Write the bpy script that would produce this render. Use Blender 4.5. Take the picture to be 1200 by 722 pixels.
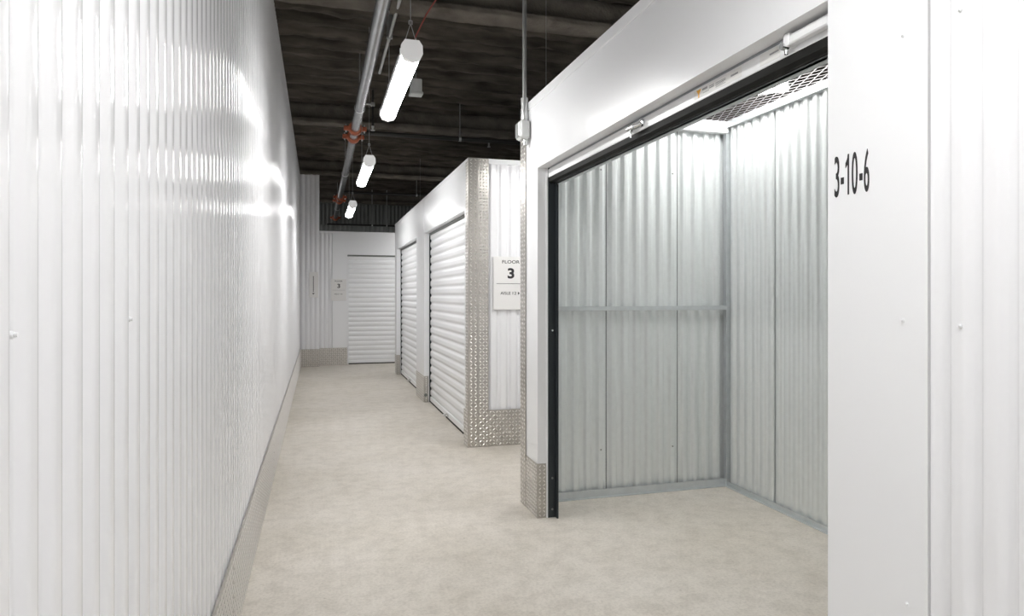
import bpy, math, random
from mathutils import Matrix, Vector, noise

for o in list(bpy.data.objects):
    bpy.data.objects.remove(o, do_unlink=True)
S = bpy.context.scene
C = S.collection
random.seed(7)

# ------------------------------------------------------------------ camera
cam = bpy.data.objects.new('camera', bpy.data.cameras.new('camera'))
C.objects.link(cam)
cam.location = (0, 0, 1.36)
cam.rotation_euler = (math.radians(90), 0, math.radians(-16.226))
cam.data.sensor_width = 36.0
cam.data.lens = 780 / 1200 * 36
cam.data.shift_y = -16 / 1200
cam.data.clip_start = 0.02
S.camera = cam

# ------------------------------------------------------------------ world, exposure
W = bpy.data.worlds.new('world')
S.world = W
W.use_nodes = True
W.node_tree.nodes['Background'].inputs[0].default_value = (1, 1, 1, 1)
W.node_tree.nodes['Background'].inputs[1].default_value = 0.25
S.view_settings.view_transform = 'Standard'
S.view_settings.look = 'None'
S.view_settings.gamma = 1
S.view_settings.use_curve_mapping = False
S.view_settings.exposure = 1.45
LAMP = 21.0          # emission of the aisle light tubes
FILL_LAMP = 3.0    # emission of the added fill lights behind the camera
PANEL_LAMP = 6.8     # emission of the flat light above the open unit


# ------------------------------------------------------------------ materials
def mat(name, col, rough=0.5, metal=0.0, var=0.0, vscale=6.0, bump=0.0, bscale=60.0, emit=None, strength=0.0,
        coat=0.0, spec=0.5, stretch=None):
    m = bpy.data.materials.new(name)
    m.use_nodes = True
    nt = m.node_tree
    b = nt.nodes['Principled BSDF']
    b.inputs['Base Color'].default_value = (*col, 1)
    b.inputs['Roughness'].default_value = rough
    b.inputs['Metallic'].default_value = metal
    b.inputs['Coat Weight'].default_value = coat
    b.inputs['Specular IOR Level'].default_value = spec
    if emit:
        b.inputs['Emission Color'].default_value = (*emit, 1)
        b.inputs['Emission Strength'].default_value = strength
    tc = nt.nodes.new('ShaderNodeTexCoord')
    if var > 0:
        n = nt.nodes.new('ShaderNodeTexNoise')
        n.inputs['Scale'].default_value = vscale
        n.inputs['Detail'].default_value = 5
        if stretch:
            mp = nt.nodes.new('ShaderNodeMapping')
            mp.inputs['Scale'].default_value = stretch
            nt.links.new(tc.outputs['Object'], mp.inputs['Vector'])
            nt.links.new(mp.outputs['Vector'], n.inputs['Vector'])
        else:
            nt.links.new(tc.outputs['Object'], n.inputs['Vector'])
        r = nt.nodes.new('ShaderNodeValToRGB')
        r.color_ramp.elements[0].position = 0.3
        r.color_ramp.elements[1].position = 0.7
        r.color_ramp.elements[0].color = (*[c * (1 - var) for c in col], 1)
        r.color_ramp.elements[1].color = (*[min(1, c * (1 + var)) for c in col], 1)
        nt.links.new(n.outputs['Fac'], r.inputs['Fac'])
        nt.links.new(r.outputs['Color'], b.inputs['Base Color'])
    if bump > 0:
        n2 = nt.nodes.new('ShaderNodeTexNoise')
        n2.inputs['Scale'].default_value = bscale
        n2.inputs['Detail'].default_value = 4
        nt.links.new(tc.outputs['Object'], n2.inputs['Vector'])
        bp = nt.nodes.new('ShaderNodeBump')
        bp.inputs['Strength'].default_value = bump
        bp.inputs['Distance'].default_value = 0.01
        nt.links.new(n2.outputs['Fac'], bp.inputs['Height'])
        nt.links.new(bp.outputs['Normal'], b.inputs['Normal'])
    return m


WHITE = mat('white_enamel', (0.845, 0.845, 0.86), 0.15)
WHITE_FLAT = mat('white_enamel_flat', (0.865, 0.87, 0.88), 0.28)
SEAM = mat('white_backing', (0.55, 0.55, 0.54), 0.6)
GALV = mat('galvalume', (0.80, 0.83, 0.825), 0.30, metal=0.4, var=0.02, vscale=30)
GALV_TRIM = mat('galvanised_trim', (0.62, 0.65, 0.66), 0.35, metal=0.5, var=0.05, vscale=20)
GALV_DARK = mat('dull_galvanised', (0.22, 0.23, 0.22), 0.5, metal=0.3, var=0.1, vscale=5)
PLATE = mat('tread_plate', (0.50, 0.475, 0.44), 0.32, metal=0.85, var=0.1, vscale=12)
LUG = mat('tread_plate_lug', (0.86, 0.84, 0.81), 0.28, metal=0.85)
BLACK = mat('black_rubber', (0.012, 0.012, 0.011), 0.6, spec=0.2)
TRACK = mat('dark_track', (0.03, 0.037, 0.042), 0.4, metal=0.3)
DOORGREY = mat('grey_curtain', (0.46, 0.48, 0.51), 0.35)
PIPE = mat('pipe_steel', (0.42, 0.42, 0.43), 0.24, metal=0.85, var=0.12, vscale=9)
DARKPIPE = mat('black_pipe', (0.03, 0.028, 0.026), 0.5)
RED = mat('coupling_red', (0.42, 0.11, 0.05), 0.5, var=0.2, vscale=20)
CONDUIT = mat('conduit_steel', (0.62, 0.63, 0.62), 0.3, metal=0.7)
BOXGREY = mat('box_grey', (0.62, 0.63, 0.62), 0.4)
HOUSING = mat('lamp_housing', (0.66, 0.67, 0.68), 0.4)
CAP = mat('lamp_end_cap', (0.75, 0.75, 0.75), 0.35, emit=(1, .99, .97), strength=0.10)
DIFF = mat('lamp_diffuser', (0.9, 0.9, 0.9), 0.4, emit=(1.0, 0.995, 0.985), strength=LAMP)
PANEL = mat('panel_diffuser', (0.9, 0.9, 0.9), 0.4, emit=(1.0, 0.99, 0.98), strength=PANEL_LAMP)
FILL = mat('fill_diffuser', (0.9, 0.9, 0.9), 0.4, emit=(0.97, 0.985, 1.0), strength=FILL_LAMP)
INK = mat('black_print', (0.012, 0.010, 0.012), 0.5)
SIGN = mat('sign_white', (0.80, 0.79, 0.775), 0.4)
ORANGE = mat('orange_print', (0.85, 0.42, 0.03), 0.5)
CHROME = mat('chrome', (0.82, 0.83, 0.84), 0.12, metal=1.0)
FIRE = mat('spray_fireproofing', (0.085, 0.074, 0.062), 0.95, var=0.55, vscale=5.0, bump=1.0, bscale=22, spec=0.1, stretch=(0.35, 1.4, 1.4))
FIRE_BEAM = mat('spray_fireproofing_beam', (0.155, 0.138, 0.118), 0.95, var=0.3, vscale=4.0, bump=0.9, bscale=24, spec=0.1)
MESHW = mat('mesh_wire', (0.42, 0.40, 0.40), 0.4, metal=0.4)
WIRE = mat('hanging_wire', (0.45, 0.45, 0.45), 0.4, metal=0.8)
REDWIRE = mat('red_cable', (0.25, 0.05, 0.04), 0.6)


def concrete():
    m = bpy.data.materials.new('concrete_floor')
    m.use_nodes = True
    nt = m.node_tree
    b = nt.nodes['Principled BSDF']
    tc = nt.nodes.new('ShaderNodeTexCoord')

    def nz(scale, detail, rough=0.6):
        n = nt.nodes.new('ShaderNodeTexNoise')
        n.inputs['Scale'].default_value = scale
        n.inputs['Detail'].default_value = detail
        n.inputs['Roughness'].default_value = rough
        nt.links.new(tc.outputs['Object'], n.inputs['Vector'])
        return n

    def ramp(n, p0, c0, p1, c1):
        r = nt.nodes.new('ShaderNodeValToRGB')
        r.color_ramp.elements[0].position = p0
        r.color_ramp.elements[0].color = (*c0, 1)
        r.color_ramp.elements[1].position = p1
        r.color_ramp.elements[1].color = (*c1, 1)
        nt.links.new(n.outputs['Fac'], r.inputs['Fac'])
        return r

    def mixc(a, bb, kind, fac):
        x = nt.nodes.new('ShaderNodeMix')
        x.data_type = 'RGBA'
        x.blend_type = kind
        x.inputs[0].default_value = fac
        nt.links.new(a, x.inputs[6])
        nt.links.new(bb, x.inputs[7])
        return x.outputs[2]
    big = ramp(nz(1.1, 6), 0.32, (0.62, 0.575, 0.50), 0.68, (0.72, 0.675, 0.61))
    mid = ramp(nz(9, 9, 0.75), 0.38, (0.74, 0.73, 0.71), 0.56, (1, 1, 1))
    fine = ramp(nz(70, 4, .7), 0.36, (0.80, 0.79, 0.78), 0.56, (1, 1, 1))
    c = mixc(big.outputs[0], mid.outputs[0], 'MULTIPLY', 0.55)
    c = mixc(c, fine.outputs[0], 'MULTIPLY', 0.7)
    # sparse dark specks and chips
    sp = ramp(nz(26, 2), 0.24, (0.62, 0.60, 0.57), 0.29, (1, 1, 1))
    c = mixc(c, sp.outputs[0], 'MULTIPLY', 0.6)
    nt.links.new(c, b.inputs['Base Color'])
    rr = ramp(nz(3, 5), 0.3, (0.42,) * 3, 0.7, (0.62,) * 3)
    nt.links.new(rr.outputs[0], b.inputs['Roughness'])
    b.inputs['Specular IOR Level'].default_value = 0.4
    bp = nt.nodes.new('ShaderNodeBump')
    bp.inputs['Strength'].default_value = 0.12
    bp.inputs['Distance'].default_value = 0.004
    nt.links.new(nz(40, 5).outputs['Fac'], bp.inputs['Height'])
    nt.links.new(bp.outputs['Normal'], b.inputs['Normal'])
    return m


CONC = concrete()


# ------------------------------------------------------------------ mesh helpers
class MB:
    def __init__(self):
        self.v, self.f, self.s = [], [], []

    def add(self, vs, fs, smooth=False):
        n = len(self.v)
        self.v += [tuple(p) for p in vs]
        self.f += [tuple(i + n for i in f) for f in fs]
        self.s += [smooth] * len(fs)
        return self

    def box(self, a, b, c=0.0):
        x0, y0, z0 = a
        x1, y1, z1 = b
        if c <= 0:
            vs = [(x0, y0, z0), (x1, y0, z0), (x1, y1, z0), (x0, y1, z0), (x0, y0, z1), (x1, y0, z1), (x1, y1, z1), (x0, y1, z1)]
            return self.add(vs, [(0, 3, 2, 1), (4, 5, 6, 7), (0, 1, 5, 4), (1, 2, 6, 5), (2, 3, 7, 6), (3, 0, 4, 7)])
        ring = []
        for z, k in ((z0, c), (z0 + c, 0), (z1 - c, 0), (z1, c)):     # chamfered box
            i = k
            j = c
            ring.append([(x0 + i + j, y0 + i, z), (x1 - i - j, y0 + i, z), (x1 - i, y0 + i + j, z), (x1 - i, y1 - i - j, z),
                         (x1 - i - j, y1 - i, z), (x0 + i + j, y1 - i, z), (x0 + i, y1 - i - j, z), (x0 + i, y0 + i + j, z)])
        vs = [p for r in ring for p in r]
        fs = [tuple(reversed(range(8))), tuple(range(24, 32))]
        for r in range(3):
            for k in range(8):
                fs.append((r * 8 + k, r * 8 + (k + 1) % 8, r * 8 + 8 + (k + 1) % 8, r * 8 + 8 + k))
        return self.add(vs, fs)

    def tube(self, p, q, r, n=12, r2=None, caps=True):
        p, q = Vector(p), Vector(q)
        r2 = r if r2 is None else r2
        d = (q - p).normalized()
        a = d.orthogonal().normalized()
        b = d.cross(a)
        vs = []
        for c, rr in ((p, r), (q, r2)):
            for k in range(n):
                t = 2 * math.pi * k / n
                vs.append(c + a * (rr * math.cos(t)) + b * (rr * math.sin(t)))
        self.add(vs, [(k, (k + 1) % n, n + (k + 1) % n, n + k) for k in range(n)], True)
        if caps:
            self.add(vs[:n], [tuple(reversed(range(n)))])
            self.add(vs[n:], [tuple(range(n))])
        return self

    def path(self, pts, r, n=8):
        for a, b in zip(pts, pts[1:]):
            self.tube(a, b, r, n)
        return self

    def extrude(self, prof, axis, a, b, smooth=False):
        """closed 2D profile extruded along axis ('x','y','z') from a to b"""
        def p3(p, t):
            if axis == 'x':
                return (t, p[0], p[1])
            if axis == 'y':
                return (p[0], t, p[1])
            return (p[0], p[1], t)
        n = len(prof)
        vs = [p3(p, a) for p in prof] + [p3(p, b) for p in prof]
        self.add(vs, [(k, (k + 1) % n, n + (k + 1) % n, n + k) for k in range(n)], smooth)
        self.add(vs[:n], [tuple(reversed(range(n)))])
        self.add(vs[n:], [tuple(range(n))])
        return self

    def mesh(self, name):
        me = bpy.data.meshes.new(name)
        me.from_pydata(self.v, [], self.f)
        me.polygons.foreach_set('use_smooth', self.s)
        me.update()
        import bmesh
        bm = bmesh.new()
        bm.from_mesh(me)
        bmesh.ops.recalc_face_normals(bm, faces=bm.faces)
        bm.to_mesh(me)
        bm.free()
        return me


def wm(o):
    if o is None:
        return Matrix.Identity(4)
    return wm(o.parent) @ o.matrix_parent_inverse @ o.matrix_basis if o.parent else o.matrix_basis.copy()


def link(name, me, material, parent=None, M=None):
    if me is not None and material is not None and not me.materials:
        me.materials.append(material)
    o = bpy.data.objects.new(name, me)
    C.objects.link(o)
    M = Matrix.Identity(4) if M is None else M
    if parent is not None:
        o.parent = parent
        o.matrix_basis = wm(parent).inverted() @ M
    else:
        o.matrix_basis = M
    return o


def obj(name, mb, material, parent=None, M=None):
    return link(name, mb.mesh(name), material, parent, M)


def tag(o, label, cat, group=None, kind=None):
    o['label'] = label
    o['category'] = cat
    if group:
        o['group'] = group
    if kind:
        o['kind'] = kind
    return o


def empty(name, loc):
    o = bpy.data.objects.new(name, None)
    C.objects.link(o)
    o.empty_display_size = 0.1
    o.matrix_basis = Matrix.Translation(loc)
    return o


def copy_tree(o, parent=None):
    c = o.copy()
    C.objects.link(c)
    c.parent = parent
    for ch in list(o.children):
        copy_tree(ch, c)
    return c


def frame(origin, normal):
    """local u (along the wall), v (up), w (out of the wall) -> world"""
    w = Vector(normal).normalized()
    v = Vector((0, 0, 1))
    u = v.cross(w)
    M = Matrix((u, v, w)).transposed().to_4x4()
    M.translation = Vector(origin)
    return M


def at(M, u, v=0.0, w=0.0):
    return M @ Matrix.Translation((u, v, w))


# corrugated sheet, local u from 0, v from 0, crest at w = 0, trough at -depth
def corrugated(ribs, pitch, height, depth=0.011, k=4.5, bias=0.25, gap=0.003, thick=0.004, samples=12, phase=0.5):
    mb = MB()
    n = int(round(ribs * samples))
    wdt = ribs * pitch
    lo = 1 / (1 + math.exp(-k * (-1 + bias)))
    hi = 1 / (1 + math.exp(-k * (1 + bias)))
    pts = []
    for i in range(n + 1):
        t = i / samples
        g = 1 / (1 + math.exp(-k * (math.cos(2 * math.pi * (t + phase)) + bias)))
        w = ((g - lo) / (hi - lo) - 1) * depth
        u = gap + (wdt - 2 * gap) * i / n
        pts.append((u, w))
    vs = [(u, 0, w) for u, w in pts] + [(u, height, w) for u, w in pts]
    m = n + 1
    mb.add(vs, [(i, i + 1, m + i + 1, m + i) for i in range(n)], True)
    bk = -depth - thick
    vb = [(u, 0, bk) for u, w in pts] + [(u, height, bk) for u, w in pts]
    mb.add([vb[0], vb[n], vb[m + n], vb[m]], [(3, 2, 1, 0)])
    mb.add([vs[0], vs[m], vb[m], vb[0]], [(0, 1, 2, 3)])
    mb.add([vs[n], vs[m + n], vb[m + n], vb[n]], [(3, 2, 1, 0)])
    for off in (0, m):
        mb.add([vs[off + i] for i in range(m)] + [vb[off + i] for i in range(m)],
               [(i, i + 1, m + i + 1, m + i) for i in range(n)])
    me = bpy.data.meshes.new('corrugated_sheet')
    me.from_pydata(mb.v, [], mb.f)
    me.polygons.foreach_set('use_smooth', mb.s)
    me.update()
    return me


def panels(parent, M, u0, u1, v0, height, pitch, ribs, material, depth=0.011, w=0.0, start=None, **kw):
    """row of corrugated sheets between u0 and u1; whole sheets share one mesh"""
    wd = pitch * ribs
    u = u0 if start is None else start
    cache = {}
    while u < u1 - 0.01:
        a, b = max(u, u0), min(u + wd, u1)
        rb = max(0.25, round((b - a) / pitch * 4) / 4)
        if rb * pitch > (b - a) + 1e-4:
            pk = (b - a) / rb
        else:
            pk = (b - a) / rb
        key = (round(rb, 3), round(pk, 4))
        if key not in cache:
            me = corrugated(rb, pk, height, depth, **kw)
            me.materials.append(material)
            cache[key] = me
        link('panel', cache[key], None, parent, at(M, a, v0, w))
        u += wd


def lugs(u0, u1, v0, v1, pitch=0.026, a=None, b=None, hgt=0.0042):
    mb = MB()
    a = a or pitch * .56
    b = b or pitch * .21
    nu = max(1, int((u1 - u0) / pitch))
    nv = max(1, int((v1 - v0) / pitch))
    du, dv = (u1 - u0) / nu, (v1 - v0) / nv
    r = math.sqrt(0.5)
    for i in range(nu):
        for j in range(nv):
            cx, cy = u0 + (i + .5) * du, v0 + (j + .5) * dv
            sgn = 1 if (i + j) % 2 else -1
            ax, ay = a * r, a * r * sgn
            bx, by = -b * r * sgn, b * r
            vs = [(cx + ax, cy + ay, 0), (cx + bx, cy + by, 0), (cx - ax, cy - ay, 0), (cx - bx, cy - by, 0), (cx, cy, hgt)]
            mb.add(vs, [(0, 1, 4), (1, 2, 4), (2, 3, 4), (3, 0, 4)])
    me = bpy.data.meshes.new('tread_lugs')
    me.from_pydata(mb.v, [], mb.f)
    me.update()
    return me


def tread_plate(parent, M, u0, u1, v0, v1, th=0.003, name='tread_plate', pitch=0.026, kind=None):
    w_, h_ = u1 - u0, v1 - v0
    p = obj(name, MB().box((0, 0, 0), (w_, h_, th)), PLATE, parent, at(M, u0, v0))
    lg = link('tread_lugs', lugs(0.004, w_ - 0.004, 0.004, h_ - 0.004, pitch), LUG, p, at(M, u0, v0, th))
    lg['kind'] = 'stuff'
    return p


def screw(parent, M, u, v, w=0.0, r=0.0036, m=None):
    mb = MB().tube((0, 0, -0.003), (0, 0, 0.002), r * 1.3, 8).tube((0, 0, 0.002), (0, 0, 0.006), r * .8, 6)
    return obj('screw', mb, m or WHITE_FLAT, parent, at(M, u, v, w))


def text_mesh(txt, M, height, width=None, align='CENTER', material=INK, name='lettering', parent=None, bold=0.0, depth=0.0006):
    """flat lettering, local x = u, y = v; cap height = height"""
    cu = bpy.data.curves.new('t', 'FONT')
    cu.body = txt
    cu.size = 1.0
    cu.extrude = depth
    cu.offset = bold
    cu.resolution_u = 6
    ob = bpy.data.objects.new('t', cu)
    C.objects.link(ob)
    bpy.context.view_layer.update()
    dg = bpy.context.evaluated_depsgraph_get()
    me = bpy.data.meshes.new_from_object(ob.evaluated_get(dg))
    bpy.data.objects.remove(ob)
    bpy.data.curves.remove(cu)
    xs = [v.co.x for v in me.vertices]
    ys = [v.co.y for v in me.vertices]
    x0, x1, y0, y1 = min(xs), max(xs), min(ys), max(ys)
    sy = height / (y1 - y0)
    sx = sy if width is None else width / (x1 - x0)
    for v in me.vertices:
        x = (v.co.x - x0) * sx
        if align == 'CENTER':
            x -= (x1 - x0) * sx / 2
        v.co = (x, (v.co.y - y0) * sy, v.co.z)
    me.update()
    me.materials.clear()
    return link(name, me, material, parent, M)


# ================================================================== SETTING
FX = 1.28            # plane of the unit fronts on the right of the aisle
WH = 2.575           # height of the unit walls
ML = frame((-0.327, 0, 0), (1, 0, 0))        # left wall, u = +y
MR = frame((FX, 0, 0), (-1, 0, 0))           # right fronts, u = -y

# floor
obj('floor', MB().box((-6.4, -5.0, -0.15), (8.2, 18.6, 0)), CONC)
tag(bpy.data.objects['floor'], 'bare pale concrete floor of the storage aisle', 'floor', kind='structure')

# ceiling: deck coated with lumpy fireproofing, ribs run across the aisle
CZ = 3.86


def deck():
    x0, x1, y0, y1 = -6.4, 8.2, -5.0, 18.6
    nx, ny = 250, 900
    vs, fs = [], []
    for j in range(ny + 1):
        y = y0 + (y1 - y0) * j / ny
        for i in range(nx + 1):
            x = x0 + (x1 - x0) * i / nx
            ph = (y + 0.03 * noise.noise((x * 1.7, y * .6, 3))) / 0.305
            t = ph % 1.0
            rib = 1 / (1 + math.exp(-10 * (math.cos(2 * math.pi * t) + 0.05)))
            z = CZ + 0.17 * (1 - rib) + 0.03 * noise.noise((x * 1.8, y * 5, 0)) + 0.026 * noise.noise((x * 7, y * 13, 5))
            vs.append((x, y, z))
    m = nx + 1
    for j in range(ny):
        for i in range(nx):
            a = j * m + i
            fs.append((a, a + m, a + m + 1, a + 1))
    mb = MB().add(vs, fs, True)
    mb.box((x0, y0, CZ + 0.28), (x1, y1, CZ + 0.4))
    me = bpy.data.meshes.new('ceiling')
    me.from_pydata(mb.v, [], mb.f)
    me.polygons.foreach_set('use_smooth', mb.s)
    me.update()
    return me


ceil = link('ceiling', deck(), FIRE)
tag(ceil, 'dark ribbed ceiling deck under lumpy sprayed fireproofing', 'ceiling', kind='structure')


def beam_mesh(length):
    """I-beam along x wrapped in lumpy coating; flange bottom at z=0"""
    prof = [(-.11, 0), (.11, 0), (.115, .05), (.05, .075), (.045, .26), (-.045, .26), (-.05, .075), (-.115, .05)]
    prof2 = []
    for (a, b) in zip(prof, prof[1:] + prof[:1]):
        for k in range(3):
            prof2.append((a[0] + (b[0] - a[0]) * k / 3, a[1] + (b[1] - a[1]) * k / 3))
    n = len(prof2)
    nx = 240
    vs = []
    for i in range(nx + 1):
        x = length * i / nx
        for (p, q) in prof2:
            g = 0.03 * noise.noise((x * 4, p * 14, q * 14)) + 0.012 * noise.noise((x * 14, p * 30, q * 30))
            vs.append((x, p + g, q + g * .8))
    fs = []
    for i in range(nx):
        for k in range(n):
            fs.append((i * n + k, i * n + (k + 1) % n, (i + 1) * n + (k + 1) % n, (i + 1) * n + k))
    fs += [tuple(reversed(range(n))), tuple(range(nx * n, nx * n + n))]
    return MB().add(vs, fs, True).mesh('beam')


bmesh_ = beam_mesh(14.6)
for y in (-2.3, 1.5, 5.3, 9.15, 13.0, 16.8):
    link('beam', bmesh_, FIRE_BEAM, ceil, Matrix.Translation((-6.4, y, 3.61)))

# left wall: tall white corrugated sheets
wl = obj('wall_left', MB().box((-0.60, 0.325, 0), (-0.3425, 13.05, 3.62)), SEAM)
tag(wl, 'tall glossy white corrugated steel wall along the whole aisle', 'wall', kind='structure')
panels(wl, ML, 0.325, 13.04, 0.0, 3.62, 0.08, 6, WHITE, depth=0.012, start=0.325)
for (u, v) in ((0.865, 1.315), (1.345, 1.315), (1.43, 0.66), (1.43, .55), (1.345, 2.3)):
    screw(wl, ML, u, v)

bl = obj('baseboard_left', MB().box((-0.326, 0.33, 0), (-0.318, 13.04, 0.338)), PLATE)
tag(bl, 'diamond tread plate kick strip along the foot of the left wall', 'baseboard', kind='structure')
MK = frame((-0.318, 0, 0), (1, 0, 0))
u = 0.33
while u < 13.0:
    e = min(u + 2.44, 13.04)
    tread_plate(bl, MK, u + .002, e - .002, 0.004, 0.345)
    u += 2.44

# wall behind the camera
wf = obj('wall_front', MB().box((-6.4, -5.0, 0), (FX + .1, -4.8, 3.86)), WHITE_FLAT)
tag(wf, 'plain white wall at the back of the open lobby', 'wall', kind='structure')
wf = obj('wall_lobby_left', MB().box((-6.4, -4.8, 0), (-6.2, .5, 3.86)), WHITE_FLAT)
tag(wf, 'plain white side wall of the open lobby before the aisle', 'wall', kind='structure')
wf = obj('wall_lobby_back', MB().box((-6.2, .33, 0), (-.6, .5, 3.62)), WHITE_FLAT)
tag(wf, 'plain white lobby wall that meets the long corrugated wall', 'wall', kind='structure')


# right wall: front of the open storage unit
wr = empty('wall_right', (FX, 0, 0))
tag(wr, 'smooth white steel front of the open storage unit', 'wall', kind='structure')
ND, FD, HD = 1.441, 3.841, 2.13            # near jamb, far jamb, head of the opening
TH = 0.065
# flat jamb panel by the unit number
obj('jamb_panel', MB().box((FX, 1.149, 0), (FX + TH, ND, HD)), WHITE_FLAT, wr)
obj('jamb_panel', MB().box((FX, FD, 0), (FX + TH, 4.178, HD)), WHITE_FLAT, wr)
obj('header_panel', MB().box((FX, 1.149, HD), (FX + TH, 4.178, WH - .05)), WHITE_FLAT, wr)
obj('top_trim', MB().box((FX - .006, 1.149, WH - .055), (FX + TH, 4.178, WH), .002), WHITE_FLAT, wr)
# ribbed sheets that carry on past the jamb
obj('backing', MB().box((FX + .02, -4.8, 0), (FX + TH, 1.149, WH)), SEAM, wr)
obj('edge_trim', MB().box((FX - .004, 1.141, 0), (FX + .004, 1.153, WH)), WHITE_FLAT, wr)
panels(wr, MR, -1.141, 4.8, 0, WH, 0.072, 6, WHITE, depth=0.012, w=-0.001, phase=0.1)
for (y, z) in ((1.208, 1.30), (1.197, .659), (1.208, 1.95), (1.0676, 1.294), (1.0676, .66), (1.0676, 1.95)):
    screw(wr, MR, -y, z)
# far jamb foot and corner guard
MJ = frame((FX - .001, 0, 0), (-1, 0, 0))
tread_plate(wr, MJ, -4.066, -FD - .0005, 0, 0.33, name='kick_plate', pitch=0.022)
MJ2 = frame((0, FD - .001, 0), (0, -1, 0))
tread_plate(wr, MJ2, FX - .004, FX + TH - .006, 0, 0.33, name='kick_plate', pitch=0.022)
tread_plate(wr, frame((FX - .003, 0, 0), (-1, 0, 0)), -4.181, -4.066, 0, WH - .01, name='corner_guard', pitch=0.028)
tread_plate(wr, frame((0, 4.181, 0), (0, 1, 0)), -FX - .115, -FX + .003, 0, WH - .01, name='corner_guard', pitch=0.028)
tread_plate(wr, MJ, -ND + .0005, -1.155, 0, 0.33, name='kick_plate')

# interior of the open unit
us = obj('wall_unit_side', MB().box((FX + .07, 4.166, 0), (3.6, 4.178, WH)), WHITE_FLAT)
obj('backing', MB().box((1.35, 4.1642, 0), (2.8, 4.167, WH)), TRACK, us)
tag(us, 'galvanised corrugated side partition inside the open unit with a mid rail', 'wall', kind='structure')
MP = frame((0, 4.138, 0), (0, -1, 0))
PP = 0.0905
panels(us, MP, 1.876 - 6 * PP, 2.80, 0.03, WH - .07, PP, 6, GALV, depth=0.022, start=1.876 - 6 * PP, bias=0.0, k=6.5, samples=16, gap=.0032)
obj('mid_rail', MB().box((1.36, 4.108, 1.250), (2.79, 4.139, 1.256)).box((1.36, 4.104, 1.250), (2.79, 4.110, 1.280)), GALV_TRIM, us)
obj('base_channel', MB().box((1.36, 4.10, 0), (2.79, 4.145, .006)).box((1.36, 4.118, 0), (2.79, 4.124, .052)), GALV_TRIM, us)
obj('top_channel', MB().box((1.36, 4.09, WH - .075), (2.79, 4.15, WH - .01), .003), WHITE_FLAT, us)
for (x, z) in ((1.828, .313), (2.369, .302), (1.828, 2.2), (2.369, 2.2)):
    screw(us, MP, x, z, r=.004, m=GALV_DARK)

ub = obj('wall_unit_back', MB().box((2.8195, 0.9, 0), (2.835, 4.15, WH)), TRACK)
tag(ub, 'galvanised corrugated rear partition inside the open unit', 'wall', kind='structure')
MB_ = frame((2.793, 0, 0), (-1, 0, 0))
panels(ub, MB_, -4.11, -1.0, 0.02, WH - .04, 0.083, 6, GALV, depth=0.022, start=-3.625 - .498, bias=0.0, k=6.5, samples=16, gap=.0032)
obj('base_channel', MB().box((2.765, 1.0, 0), (2.80, 4.11, .005)).box((2.783, 1.0, 0), (2.788, 4.11, .035)), GALV_TRIM, ub)
obj('top_channel', MB().box((2.77, 1.0, WH - .04), (2.815, 4.11, WH - .005)), GALV_TRIM, ub)
obj('corner_post', MB().box((2.775, 4.10, 0), (2.815, 4.14, WH - .01)), GALV_TRIM, ub)

un = obj('wall_unit_near', MB().box((FX + .07, 0.98, 0), (2.8, 1.0, WH)), GALV)
tag(un, 'galvanised near partition of the open unit behind the numbered jamb', 'wall', kind='structure')
MN = frame((0, 1.018, 0), (0, 1, 0))
panels(un, MN, -2.77, -1.36, 0.02, WH - .04, PP, 6, GALV, depth=0.016)


# roll-up doors --------------------------------------------------------------
def slat_mesh(width, pitch, depth=0.013):
    """one curved slat, u 0..width, v 0..pitch, crest at w=0"""
    prof = []
    n = 10
    for i in range(n + 1):
        t = i / n
        g = 1 / (1 + math.exp(-6 * (math.cos(2 * math.pi * (t - 0.5)) + 0.45)))
        prof.append((pitch * t, (g - 1) * depth))
    vs = [(0, v, w) for v, w in prof] + [(width, v, w) for v, w in prof]
    m = n + 1
    mb = MB().add(vs, [(i, m + i, m + i + 1, i + 1) for i in range(n)], True)
    bk = -depth - .004
    vb = [(0, v, bk) for v, w in prof] + [(width, v, bk) for v, w in prof]
    mb.add([vb[0], vb[n], vb[m + n], vb[m]], [(0, 1, 2, 3)])
    for off in (0, m):
        mb.add([vs[off + i] for i in range(m)] + [vb[off + i] for i in range(m)], [(i, i + 1, m + i + 1, m + i) for i in range(n)])
    mb.add([vs[0], vs[m], vb[m], vb[0]], [(0, 1, 2, 3)])
    mb.add([vs[n], vs[m + n], vb[m + n], vb[n]], [(3, 2, 1, 0)])
    me = bpy.data.meshes.new('slat')
    me.from_pydata(mb.v, [], mb.f)
    me.polygons.foreach_set('use_smooth', mb.s)
    me.update()
    me.materials.append(WHITE_FLAT)
    return me


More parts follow.
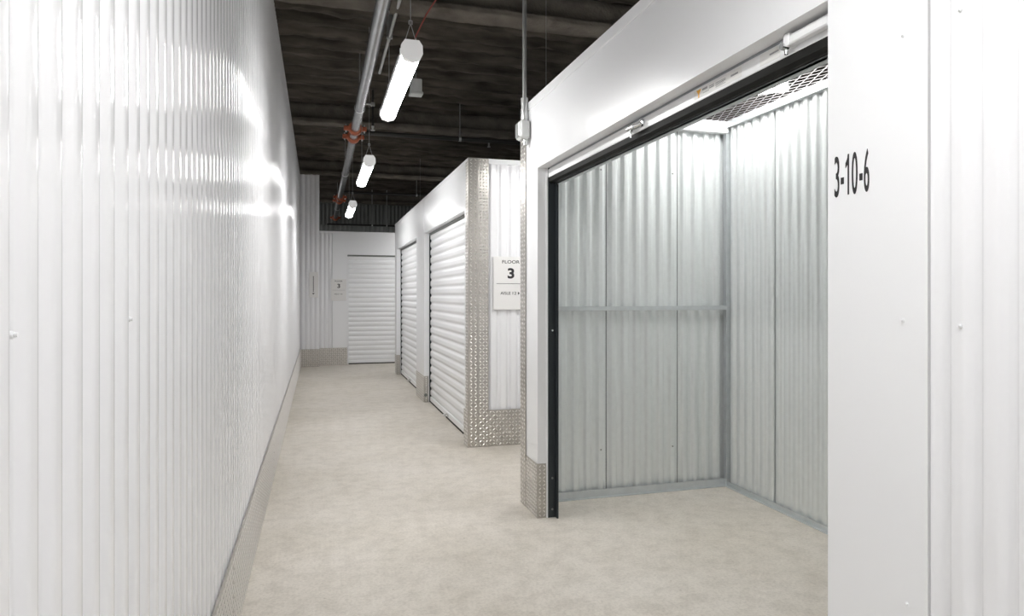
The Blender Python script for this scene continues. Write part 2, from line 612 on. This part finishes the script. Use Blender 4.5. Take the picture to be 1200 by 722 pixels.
def closed_door(name, M, u0, u1, head, label, count=21, latch_v=1.15, hook=True, tm=None):
    d = empty(name, (M @ Vector(((u0 + u1) / 2, 0, 0))))
    tag(d, label, 'door', kind='structure')
    w_ = u1 - u0
    tr = 0.03
    p = (head - 0.075) / count
    sm = slat_mesh(w_ - 2 * tr, p)
    for k in range(count):
        link('slat', sm, None, d, at(M, u0 + tr, 0.075 + k * p, -.075))
    obj('bottom_bar', MB().box((0, 0.02, -.025), (w_ - 2 * tr, 0.075, .004), .003), WHITE_FLAT, d, at(M, u0 + tr, 0, -.075))
    obj('rubber_seal', MB().box((0, 0, -.03), (w_ - 2 * tr, 0.022, .002)), BLACK, d, at(M, u0 + tr, 0, -.075))
    for s in (0, 1):
        a = u0 if s == 0 else u1 - tr - .004
        obj('track', MB().box((0, 0, -.05), (tr + .004, head, -.022)).box((0, 0, -.022), (.006, head, .01)).box((tr - .002, 0, -.022), (tr + .004, head, -.006)),
            tm or TRACK, d, at(M, a, 0, -.075))
    obj('head_seal', MB().box((0, head - .03, -.03), (w_, head, .008)), GALV_DARK, d, at(M, u0, 0, -.075))
    if hook:
        c = w_ / 2
        lt = obj('pull_handle', MB().box((c - .07, .03, .004), (c + .07, .06, .01)).path([(c - .05, .045, .01), (c - .05, .045, .045), (c + .05, .045, .045), (c + .05, .045, .01)], .006),
                 CHROME, d, at(M, u0, 0, -.075))
    obj('latch', MB().box((0, 0, 0), (.13, .05, .006)).box((.02, .012, .006), (.12, .038, .016)).tube((.03, .025, .016), (.03, .025, .03), .008), CHROME, d, at(M, u1 - .22, latch_v, -.073))
    return d


# middle block: fronts with two shut doors
CY = 5.781
wm_ = empty('wall_middle', (FX, 5.781, 0))
tag(wm_, 'white front and end of the middle block with tread plate corner', 'wall', kind='structure')
A0, A1 = 5.945, 8.361
B0, B1 = 9.045, 11.40
E0 = 11.66
for (a, b) in ((CY + .004, A0), (A1, B0), (B1, E0)):
    obj('pier_panel', MB().box((FX, a, 0), (FX + TH, b, HD)), WHITE_FLAT, wm_)
obj('header_panel', MB().box((FX, CY + .004, HD), (FX + TH, 8.361, WH - .012)), WHITE_FLAT, wm_)
obj('header_panel', MB().box((FX, 8.367, HD), (FX + TH, E0, WH - .012)), WHITE_FLAT, wm_)
obj('top_trim', MB().box((FX - .005, CY + .004, WH - .03), (FX + TH, E0, WH), .002), WHITE_FLAT, wm_)
obj('seam_strip', MB().box((FX - .006, 8.352, HD), (FX + .001, 8.376, WH - .03)), WHITE_FLAT, wm_)
obj('end_panel', MB().box((FX, E0 - .03, 0), (5.2, E0, WH)), WHITE_FLAT, wm_)
obj('end_backing', MB().box((FX + .004, CY + .022, 0), (5.2, CY + .05, WH)), SEAM, wm_)
MF = frame((0, CY + .004, 0), (0, -1, 0))
panels(wm_, MF, 1.462, 5.2, 0, WH - .04, 0.093, 6, WHITE, depth=0.014, k=7, bias=.55, w=-.003, start=1.45)
obj('top_trim', MB().box((1.45, CY - .002, WH - .045), (5.2, CY + .05, WH), .002), WHITE_FLAT, wm_)
# corner guards (two tread plates on the end, one return on the front)
Mt = frame((FX, CY, 0), (0, -1, 0)) @ Matrix.Rotation(math.radians(-5), 4, 'Y')
tread_plate(wm_, Mt, 0, .087, 0, WH - .002, name='corner_guard', pitch=.0285)
tread_plate(wm_, frame((0, CY - .008, 0), (0, -1, 0)), FX + .087, FX + .181, 0, WH - .002, name='corner_guard', pitch=.0285)
tread_plate(wm_, frame((FX - .001, 0, 0), (-1, 0, 0)), -A0 + .06, -CY + .003, 0, WH - .002, name='corner_guard', pitch=.0285)
tread_plate(wm_, frame((0, CY - .010, 0), (0, -1, 0)), FX + .178, 5.0, 0, .325, name='kick_plate', pitch=.03)
tread_plate(wm_, frame((FX - .0045, 0, 0), (-1, 0, 0)), -A0, -CY + .008, 0, .325, name='kick_plate', pitch=.03)
tread_plate(wm_, MJ, -B0, -A1 - .001, 0, .33, name='kick_plate', pitch=.03)
tread_plate(wm_, frame((0, A1 - .001, 0), (0, -1, 0)), FX - .004, FX + TH - .01, 0, .33, name='kick_plate', pitch=.026)
tread_plate(wm_, MJ, -E0, -B1 - .001, 0, .33, name='kick_plate', pitch=.03)
tread_plate(wm_, frame((0, B1 - .001, 0), (0, -1, 0)), FX - .004, FX + TH - .01, 0, .33, name='kick_plate', pitch=.026)
screw(wm_, frame((0, A1 - .006, 0), (0, -1, 0)), FX + .02, .09, r=.016, m=GALV_DARK)

closed_door('door_2', MR, -A1, -A0, HD, 'shut white roll-up door next to the tread plate corner')
closed_door('door_3', MR, -B1, -B0, HD, 'shut white roll-up door beyond the wide pier, facing the long wall')

# far wall
FY = 13.25
wb = empty('wall_back', (0.5, FY, 0))
tag(wb, 'white end wall of the aisle around the shut door', 'wall', kind='structure')
MFAR = frame((0, FY, 0), (0, -1, 0))
DX0, DX1 = 0.537, 2.95
obj('backing', MB().box((0.02, FY + .02, 0), (DX0 - .01, FY + TH, WH)), SEAM, wb)
panels(wb, MFAR, 0.02, 0.26, 0, WH - .03, 0.08, 3, WHITE, depth=.012)
obj('jamb_panel', MB().box((0.262, FY - .004, 0), (DX0, FY + TH, HD)), WHITE_FLAT, wb)
obj('header_panel', MB().box((0.262, FY - .004, HD), (DX1, FY + TH, WH - .01)), WHITE_FLAT, wb)
obj('jamb_panel', MB().box((DX1, FY - .004, 0), (8.0, FY + TH, WH)), WHITE_FLAT, wb)
obj('top_trim', MB().box((0.02, FY - .008, WH - .035), (8.0, FY + TH, WH), .002), WHITE_FLAT, wb)
tread_plate(wb, frame((0, FY - .005, 0), (0, -1, 0)), 0.025, DX0, 0, .33, name='kick_plate', pitch=.035)
closed_door('door_4', MFAR, DX0, DX1, HD, 'shut white roll-up door in the end wall facing down the aisle', count=22, tm=WHITE_FLAT)

wc = obj('wall_corner', MB().box((-0.5, 13.065, 0), (0.02, 13.3, 3.62)), WHITE_FLAT)
tag(wc, 'narrow full-height ribbed white pier where the long wall ends', 'wall', kind='structure')
MC = frame((0, 13.05, 0), (0, -1, 0))
panels(wc, MC, -0.33, 0.02, 0, 3.62, 0.0875, 4, WHITE, depth=.012)
tread_plate(wc, frame((0, 13.045, 0), (0, -1, 0)), -0.33, 0.022, 0, .33, name='kick_plate', pitch=.035)

# dark corrugated wall seen over the far units, and the dark building wall on the right
wq = obj('wall_rear', MB().box((-0.6, 18.15, 0), (8.2, 18.4, 4.1)), GALV_DARK)
tag(wq, 'dull grey corrugated wall in the dark above the end wall', 'wall', kind='structure')
panels(wq, frame((0, 18.13, 0), (0, -1, 0)), -0.6, 6.0, 0, 3.75, 0.1, 8, GALV_DARK, depth=.03, samples=8)
wq2 = obj('wall_side', MB().box((8.0, -5.0, 0), (8.2, 18.4, 4.1)), GALV_DARK)
tag(wq2, 'dull grey building wall beyond the storage units', 'wall', kind='structure')
wlow = obj('wall_divider', MB().box((0.03, 15.02, 0), (6.0, 15.05, 2.87)), GALV_DARK)
tag(wlow, 'grey corrugated partition top showing just above the end wall', 'wall', kind='structure')
panels(wlow, frame((0, 15.0, 0), (0, -1, 0)), 0.03, 6.0, 0, 2.86, 0.1, 8, GALV_DARK, depth=.03, samples=8)

# ------------------------------------------------------------------ the open roll-up door
d1 = empty('door_1', (FX + .08, (ND + FD) / 2, 0))
tag(d1, 'raised roll-up door with white bottom bar over the open unit', 'door', kind='structure')
BX = FX + 0.078
yb0, yb1 = ND + .012, FD - .012
# grey curtain slat just above the bar, then the bar and the rubber
cur = MB()
prof = [(0.0, 2.118), (-.010, 2.126), (-.012, 2.150), (-.004, 2.165), (-.010, 2.18), (-.012, 2.22), (0, 2.26), (.01, 2.26), (.01, 2.118)]
cur.extrude([(BX + .004 + a, z) for a, z in prof], 'y', yb0, yb1)
obj('curtain_slat', cur, DOORGREY, d1)
obj('bottom_bar', MB().box((BX - .014, yb0, 2.070), (BX + .02, yb1, 2.122), .003), WHITE_FLAT, d1)
obj('rubber_seal', MB().extrude([(BX - .012, 2.071), (BX - .012, 2.045), (BX + .004, 2.036), (BX + .03, 2.040), (BX + .03, 2.071)], 'y', yb0, yb1), BLACK, d1)
obj('bar_angle', MB().box((BX + .03, yb0, 2.030), (BX + .06, yb1, 2.036)).box((BX + .03, yb0, 2.030), (BX + .034, yb1, 2.08)), GALV_TRIM, d1)
coil = MB()
coil.tube((BX + .26, yb0, 2.375), (BX + .26, yb1, 2.375), .17, 40)
obj('door_coil', coil, DOORGREY, d1)
obj('axle', MB().tube((BX + .26, ND - .03, 2.375), (BX + .26, FD + .03, 2.375), .02, 12), GALV_TRIM, d1)
for (y0_, s) in ((ND, 1), (FD, -1)):
    obj('coil_bracket', MB().box((BX + .05, y0_ - .05 * s - .004, 2.2), (BX + .34, y0_ - .05 * s + .004, 2.5)), GALV_TRIM, d1)
    ya, yc = sorted((y0_ + .001 * s, y0_ + .012 * s))
    tk = MB().box((FX + TH - .004, ya, 0), (FX + TH + .055, yc, 2.16)).box((FX + TH + .045, min(ya, ya + .03 * s) if s > 0 else ya - .03, 0), (FX + TH + .055, yc if s < 0 else yc + .03, 2.16))
    t = obj('track', tk, TRACK, d1)
    for z in (.05, .24, 1.14):
        obj('bolt', MB().tube((FX + TH + .025, y0_ + .010 * s, z), (FX + TH + .025, y0_ + .018 * s, z), .006, 8), CHROME if z > 1 else GALV_DARK, t)
    obj('jamb_edge', MB().box((FX + TH - .012, ya - .002, 0), (FX + TH - .003, yc + .002, HD)), WHITE_FLAT, d1)
MD = frame((BX - .014, 0, 0), (-1, 0, 0))


def pull(y, parent):
    h = obj('lift_handle', MB().tube((-.045, 0, .004), (.045, 0, .004), .013, 12).path(
        [(-.05, -.005, .01), (-.03, -.012, .035), (.03, -.012, .035), (.05, -.002, .012)], .009, 10).tube((-.052, -.005, 0), (-.052, -.005, .014), .013, 12).tube(
        (.052, 0, 0), (.052, 0, .014), .017, 12), CHROME, parent, at(MD, -y, 2.098))
    obj('handle_pin', MB().tube((-.03, -.02, .02), (-.03, -.045, .02), .006, 8), CHROME, h, at(MD, -y, 2.098))
    return h


pull(2.645, d1)
hb = obj('latch_handle', MB().box((-.09, -.012, .0), (.075, .018, .028), .004).box((-.10, -.016, 0), (-.075, .022, .034), .003), WHITE_FLAT, d1, at(MD, -1.555, 2.10))
obj('latch_bolt', MB().tube((-.1, -.012, .018), (-.1, -.012, .04), .011, 10).tube((-.1, -.012, .022), (-.1, -.034, .022), .006, 8), CHROME, hb, at(MD, -1.555, 2.10))
# warning sticker: orange mark, a few rows of tiny unreadable print
st = obj('sticker', MB().box((-.16, -.017, 0), (.13, .017, .0007)), SIGN, d1, at(MD, -2.03, 2.097))
obj('warning_mark', MB().extrude([(-.128, -.006), (-.143, .0145), (-.113, .0145)], 'z', .0007, .0012), ORANGE, st, at(MD, -2.03, 2.097))
obj('warning_mark', MB().box((-.133, -.014, .0007), (-.124, -.004, .0011)), ORANGE, st, at(MD, -2.03, 2.097))
pr = MB()
for (a, b, v, h_) in ((-.105, -.072, .005, .007), (-.06, -.03, .006, .003), (-.06, -.03, .0, .003), (-.02, .04, .006, .002), (-.02, .04, .001, .002),
                      (-.02, .03, -.004, .002), (-.02, .04, -.009, .002), (.07, .11, .0, .006), (-.1, -.06, -.006, .002)):
    pr.box((a, v, .0007), (b, v + h_, .0011))
obj('fine_print', pr, mat('grey_print', (.32, .32, .33), .6), st, at(MD, -2.03, 2.097))
# blank patch where the machine-readable code stands
st2 = obj('sticker', MB().box((-.035, -.018, 0), (.06, .018, .0007)), SIGN, d1, at(MD, -1.77, 2.098))
obj('fine_print', MB().box((.012, .002, .0007), (.055, .007, .0011)), bpy.data.materials['grey_print'], st2, at(MD, -1.77, 2.098))

# ================================================================== THINGS
# wire mesh lid over the open unit
ml = empty('security_mesh', (2.1, 2.6, WH))
tag(ml, 'expanded wire mesh lid over the open storage unit', 'mesh')
mw = MB()
x0, x1, y0, y1 = 1.36, 2.80, 1.0, 4.13
SL = 0.42                                   # slope of the diamond strands
stp = 0.05
r = 0.0017
for sgn in (1, -1):
    c = x0 - SL * (y1 - y0) if sgn > 0 else x0
    end = x1 if sgn > 0 else x1 + SL * (y1 - y0)
    while c < end:
        # x = c + sgn*SL*(y-y0)
        xa, xb = c, c + sgn * SL * (y1 - y0)
        lo, hi = 0.0, 1.0
        for bound, up in ((x0, False), (x1, True)):
            tt = (bound - xa) / (xb - xa)
            if (xb > xa) == up:
                hi = min(hi, tt)
            else:
                lo = max(lo, tt)
        if hi - lo > .01:
            p = (xa + (xb - xa) * lo, y0 + (y1 - y0) * lo)
            q = (xa + (xb - xa) * hi, y0 + (y1 - y0) * hi)
            L = math.hypot(q[0] - p[0], q[1] - p[1])
            nx_, ny_ = -(q[1] - p[1]) / L * r, (q[0] - p[0]) / L * r
            z0_, z1_ = WH + .002, WH + .0045
            vs = [(p[0] + nx_, p[1] + ny_, z0_), (p[0] - nx_, p[1] - ny_, z0_), (q[0] - nx_, q[1] - ny_, z0_), (q[0] + nx_, q[1] + ny_, z0_)]
            vs += [(a, b, z1_) for a, b, _ in vs]
            mw.add(vs, [(0, 3, 2, 1), (4, 5, 6, 7), (0, 1, 5, 4), (1, 2, 6, 5), (2, 3, 7, 6), (3, 0, 4, 7)])
        c += stp
wv = obj('wire', mw, MESHW, ml)
wv['kind'] = 'stuff'
obj('mesh_frame', MB().box((2.78, 1.0, WH - .003), (2.81, 4.14, WH + .012)).box((1.35, 4.11, WH - .003), (2.8, 4.14, WH + .012))
    .box((1.35, 1.0, WH - .003), (1.38, 4.14, WH + .012)).box((1.35, .99, WH - .003), (2.8, 1.02, WH + .012)), GALV_TRIM, ml)

# flat light above the mesh, turned askew
e1 = Vector((-.257, -.295, 0)).normalized()
e2 = Vector((-.237, .21, 0)).normalized()
e2 = (e2 - e1 * e2.dot(e1)).normalized()
pc = Vector((3.087, 3.845, 2.75))
MPn = Matrix((e1, e2, e1.cross(e2))).transposed().to_4x4()
MPn.translation = pc
lp = empty('light_panel', pc + e1 * .6 + e2 * .19)
tag(lp, 'bright flat light panel hung above the wire mesh of the open unit', 'light')
sgnz = 1 if e1.cross(e2).z > 0 else -1
obj('housing', MB().box((-.01, -.01, min(.012 * sgnz, .07 * sgnz)), (1.21, .40, max(.012 * sgnz, .07 * sgnz)), .004), HOUSING, lp, MPn)
obj('diffuser', MB().box((0, 0, min(0, .014 * sgnz)), (1.2, .39, max(0, .014 * sgnz))), PANEL, lp, MPn)
for a in (.15, 1.05):
    obj('hanging_wire', MB().tube((a, .19, .07 * sgnz), (a, .19, (CZ - 2.72) * sgnz), .003, 6), WIRE, lp, MPn)

# aisle lights
FL = 1.18


def make_light():
    L_ = empty('ceiling_light', (0, 0, 0))
    top = [(-.052, -.012), (-.050, .028), (-.034, .05), (.034, .05), (.050, .028), (.052, -.012)]
    obj('housing', MB().extrude(top, 'y', 0, FL), HOUSING, L_)
    dp = [(.050 * math.cos(math.pi * (1 + k / 14)), -.010 + .030 * math.sin(math.pi * (1 + k / 14))) for k in range(15)]
    obj('diffuser', MB().extrude(dp, 'y', .002, FL - .002, False), DIFF, L_)
    ec = [(-.056, -.012), (-.054, .03), (-.036, .056), (.036, .056), (.054, .03), (.056, -.012), (.04, -.044), (.0, -.056), (-.04, -.044)]
    for y in (-.028, FL):
        obj('end_cap', MB().extrude(ec, 'y', y, y + .028), CAP, L_)
    for y in (.03, FL - .06):
        h = obj('hanging_wire', MB().path([(-.034, y, .05), (0, y, .16), (.034, y, .05)], .002, 6).tube((0, y, .16), (0, y, CZ - 2.6 + .05), .0018, 6), WIRE, L_)
        obj('wire_hook', MB().path([(-.008, y, .155), (-.008, y, .175), (.008, y, .175), (.008, y, .155)], .003, 6), WIRE, h)
        for s in (-1, 1):
            obj('clip', MB().box((s * .052 - .006, y - .015, -.006), (s * .052 + .006, y + .015, .022)), CHROME, L_)
    return L_


proto = make_light()
LX, LZ = 0.458, 2.60
spots = [(3.42, 'long tube light hung over the aisle in line with the open unit\'s far jamb'),
         (6.34, 'tube light hung over the aisle abreast of the door by the tread plate corner'),
         (9.46, 'short-looking tube light over the aisle nearest the end wall'),
         (0.20, 'tube light hung over the aisle beside the numbered jamb'),
         (-2.55, 'tube light hung over the aisle where it opens to the lobby')]
for i, (y, lab) in enumerate(spots):
    o = proto if i == 0 else copy_tree(proto)
    o.matrix_basis = Matrix.Translation((LX, y, LZ))
    tag(o, lab, 'light', 'tube lights over the aisle')
o = copy_tree(proto)                                    # unseen, added in the cross aisle to brighten the middle block's end
o.matrix_basis = Matrix.Translation((2.85, 4.98, LZ)) @ Matrix.Rotation(math.radians(90), 4, 'Z')
tag(o, 'unseen tube light added in the cross aisle behind the open unit', 'light', 'tube lights over the aisle')
o = copy_tree(proto)                                    # added out of view in the far cross aisle to lift the end wall
o.matrix_basis = Matrix.Translation((2.95, 12.45, LZ)) @ Matrix.Rotation(math.radians(90), 4, 'Z')
tag(o, 'unseen tube light added in the cross aisle in front of the end wall', 'light', 'tube lights over the aisle')

fill_proto = None
for x in (-1.5, -3.5):
    for y in (-1.3, -3.5):                              # unseen panels added as fill light for the near wall and jamb
        if fill_proto is None:
            fill_proto = empty('fill_light', (0, 0, 0))
            obj('housing', MB().box((-.61, -.31, .012), (.61, .31, .08), .004), HOUSING, fill_proto)
            obj('diffuser', MB().box((-.6, -.3, 0), (.6, .3, .014)), FILL, fill_proto)
            for xx in (-.45, .45):
                obj('hanging_wire', MB().tube((xx, 0, .08), (xx, 0, .8), .003, 6), WIRE, fill_proto)
            o = fill_proto
        else:
            o = copy_tree(fill_proto)
        o.matrix_basis = Matrix.Translation((x, y, 3.2))
        tag(o, 'unseen added fill light panel ' + ('toward the aisle mouth' if x > -2 else 'toward the lobby side wall') + (', by the corrugated wall end' if y > -2 else ', by the plain back wall'), 'light', 'added fill lights behind the camera')

# sprinkler main with red couplings
PX, PZ = 0.415, 3.3
sp = empty('sprinkler_pipe', (PX, 5, PZ))
tag(sp, 'silver sprinkler main with red grooved couplings under the ceiling', 'pipe')
cps = [-1.0, 2.4, 8.0, 8.42, 13.7, 14.2, 17.4]
ys = [-4.7] + cps + [18.1]
for i, (a, b) in enumerate(zip(ys, ys[1:])):
    obj('pipe_length', MB().tube((PX, a + .003, PZ), (PX, b - .003, PZ), .052 if i != 2 else .0525, 28), PIPE, sp)
for y in cps:
    cp = obj('coupling', MB().tube((PX, y - .03, PZ), (PX, y + .03, PZ), .078, 28).tube((PX, y - .045, PZ), (PX, y - .03, PZ), .06, 28, .078).tube(
        (PX, y + .03, PZ), (PX, y + .045, PZ), .078, 28, .06)
        .box((PX - .13, y - .024, PZ - .026), (PX - .055, y + .024, PZ + .026), .006).box((PX + .055, y - .024, PZ - .026), (PX + .13, y + .024, PZ + .026), .006), RED, sp)
    for s in (-1, 1):
        obj('bolt', MB().tube((PX + s * .105, y, PZ - .045), (PX + s * .105, y, PZ + .045), .009, 8), GALV_TRIM, cp)
for y in (3.6, 7.1, 11.0, 15.5):
    hg = obj('pipe_hanger', MB().tube((PX, y - .012, PZ), (PX, y + .012, PZ), .056, 28), CONDUIT, sp)
    obj('hanger_rod', MB().tube((PX, y, PZ + .05), (PX, y, CZ + .05), .006, 8), WIRE, hg)

# slim conduit beside the main
cd = empty('ceiling_conduit', (.60, 5.5, 3.62))
tag(cd, 'slim grey conduit running beside the silver sprinkler main', 'conduit')
obj('tube', MB().tube((.60, 3.0, 3.62), (.60, 6.9, 3.62), .014, 12), CONDUIT, cd)
for y in (3.5, 5.9):
    obj('strap', MB().box((.575, y - .012, 3.60), (.625, y + .012, 3.90)), WIRE, cd)
tg = obj('red_cable', MB().path([(.86, 5.0, 3.60), (.80, 5.12, 3.52), (.74, 5.25, 3.40), (.715, 5.33, 3.31)], .006, 8).path([(.86, 5.0, 3.60), (.9, 4.9, 3.85)], .006, 8), REDWIRE)
tag(tg, 'thin dull red cable drooping from the ceiling beam', 'cable')

# box hung from the ceiling behind the first light
jb = empty('hanging_box', (.935, 6.6, 3.36))
tag(jb, 'small pale box hung from the ceiling behind the long tube light', 'box')
obj('body', MB().box((.875, 6.56, 3.36), (.985, 6.66, 3.49), .006), BOXGREY, jb)
obj('base_plate', MB().box((.865, 6.55, 3.335), (.995, 6.67, 3.36), .004), BOXGREY, jb)
obj('rod', MB().tube((.93, 6.61, 3.49), (.93, 6.61, CZ + .06), .006, 8), WIRE, jb)


# dark branch lines across the aisle
def branch(y, z, x0, x1, rods, label, r=.028):
    b = empty('branch_pipe', ((x0 + x1) / 2, y, z))
    tag(b, label, 'pipe', 'dark branch pipes under the ceiling')
    obj('pipe_length', MB().tube((x0, y, z), (x1, y, z), r, 14), DARKPIPE, b)
    for x in rods:
        rd = obj('hanger_rod', MB().tube((x, y, z), (x, y, CZ + .06), .0075, 8), WIRE, b)
        obj('hanger_ring', MB().tube((x - .015, y, z), (x + .015, y, z), r + .006, 14), CONDUIT, rd)
    for x in [v + .4 for v in rods]:
        obj('sprinkler_head', MB().tube((x, y, z - r), (x, y, z - r - .05), .012, 8).tube((x, y, z - r - .05), (x, y, z - r - .055), .022, 12), WIRE, b)
    return b


branch(8.75, 3.44, .47, 7.8, (1.82, 3.6), 'dark branch pipe crossing above the middle block')
branch(14.1, 3.46, .47, 7.8, (2.0, 3.9), 'dark branch pipe crossing just above the end wall')
branch(16.4, 3.02, .2, 7.8, (1.25, 1.6), 'low dark branch pipe in front of the dull corrugated wall')
sd = empty('sprinkler_drop', (.64, 8.3, 3.36))
tag(sd, 'thin dark drop pipe with a sprinkler head beside the red couplings', 'pipe')
obj('drop_pipe', MB().tube((.64, 8.3, 3.42), (.64, 8.3, CZ + .06), .014, 10), DARKPIPE, sd)
obj('elbow', MB().box((.615, 8.275, 3.66), (.665, 8.325, 3.71), .008).tube((.64, 8.3, 3.685), (.55, 8.3, 3.685), .012, 8), CONDUIT, sd)
obj('sprinkler_head', MB().tube((.64, 8.3, 3.42), (.64, 8.3, 3.37), .018, 10, .010).tube((.64, 8.3, 3.365), (.64, 8.3, 3.372), .028, 12), CONDUIT, sd)

# conduit drop and switch box on the near corner
cb = empty('conduit_drop', (FX - .03, 4.02, 2.3))
tag(cb, 'vertical conduit dropping from the ceiling to a grey box on the unit corner', 'conduit')
X_ = FX - .028
obj('conduit_tube', MB().tube((X_, 4.02, 2.47), (X_, 4.02, CZ + .06), .0135, 14), CONDUIT, cb)
obj('connector', MB().tube((X_, 4.02, 2.44), (X_, 4.02, 2.585), .021, 14).tube((X_, 4.02, 2.56), (X_, 4.02, 2.60), .024, 8), CONDUIT, cb)
bx_ = obj('switch_box', MB().box((FX - .07, 3.965, 2.335), (FX - .006, 4.075, 2.455), .012), BOXGREY, cb)
obj('cover', MB().box((FX - .077, 3.98, 2.35), (FX - .069, 4.06, 2.44), .003), CONDUIT, bx_)
obj('connector', MB().tube((X_, 4.00, 2.30), (X_, 4.00, 2.34), .016, 12), CONDUIT, bx_)

# ------------------------------------------------------------------ writing
# unit number on the jamb
num = empty('unit_number', (FX, 1.36, 1.609))
tag(num, 'black condensed number 3-10-6 on the smooth white jamb', 'number')
for ch, ya, yb in (('3', 1.4166, 1.4005), ('0', 1.3588, 1.3408), ('6', 1.3202, 1.3043)):
    text_mesh(ch, at(MR, -(ya + yb) / 2, 1.609, .0008), .105, ya - yb, name='digit', parent=num, bold=0.004)
obj('digit', MB().extrude([(-1.3723, 1.611), (-1.3682, 1.611), (-1.3682, 1.713), (-1.3718, 1.713), (-1.3735, 1.702), (-1.3793, 1.691), (-1.3793, 1.679), (-1.3723, 1.688)],
                          'z', .0002, .0014), INK, num, MR)
for ya, yb in ((1.3952, 1.3853), (1.3342, 1.3252)):
    obj('dash', MB().box((-ya, 1.640, .0002), (-yb, 1.657, .0014)), INK, num, MR)


def arrow(parent, M, u, v, s):
    obj('arrow', MB().extrude([(u, v - s), (u + s * 1.1, v), (u, v + s)], 'z', .0002, .001), INK, parent, M)


def floor_sign(M, w, h, aisle, label, th=.012):
    """M: bottom-left corner on the wall, facing out"""
    s = empty('floor_sign', M.translation)
    tag(s, label, 'sign')
    obj('board', MB().box((0, 0, 0), (w, h, th), .002), SIGN, s, M)
    F = at(M, w / 2, 0, th + .0003)
    text_mesh('FLOOR', at(F, 0, h * .87), h * .062, w * .50, parent=s, bold=.012)
    text_mesh('3', at(F, 0, h * .585), h * .20, w * .19, parent=s, bold=.035)
    obj('rule', MB().box((-w * .41, h * .487, 0), (w * .41, h * .494, .0008)), INK, s, F)
    word, no = aisle.split()
    text_mesh(word, at(F, -w * .155, h * .283), h * .055, w * .29, parent=s, bold=.008)
    text_mesh(no, at(F, w * .10, h * .283), h * .055, w * .11, parent=s, bold=.008)
    arrow(s, F, w * .20, h * .309, h * .032)
    return s


floor_sign(at(frame((0, CY - .0005, 0), (0, -1, 0)), 1.505, 1.222, 0), .328, .478, 'AISLE 12',
           'white FLOOR 3 AISLE 12 sign beside the tread plate corner')
floor_sign(at(frame((0, FY - .0045, 0), (0, -1, 0)), .235, 1.235, 0), .285, .42, 'AISLE 11',
           'white FLOOR 3 aisle sign on the end wall left of the shut door', th=.008)
# narrow upright sign on the ribbed pier
vs_ = empty('arrow_sign', (-.09, 13.05, 1.32))
tag(vs_, 'narrow upright white sign with a small arrow on the ribbed pier', 'sign')
MV = at(frame((0, 13.0495, 0), (0, -1, 0)), -.165, 1.30)
obj('board', MB().box((0, 0, 0), (.165, .48, .006), .002), SIGN, vs_, MV)
fp = MB()
for k in range(11):
    fp.box((.068, .11 + k * .027, .006), (.085, .129 + k * .027, .007))
obj('lettering', fp, INK, vs_, MV)
obj('arrow', MB().extrude([(.052, .085), (.1, .085), (.076, .055)], 'z', .006, .0072), INK, vs_, MV)
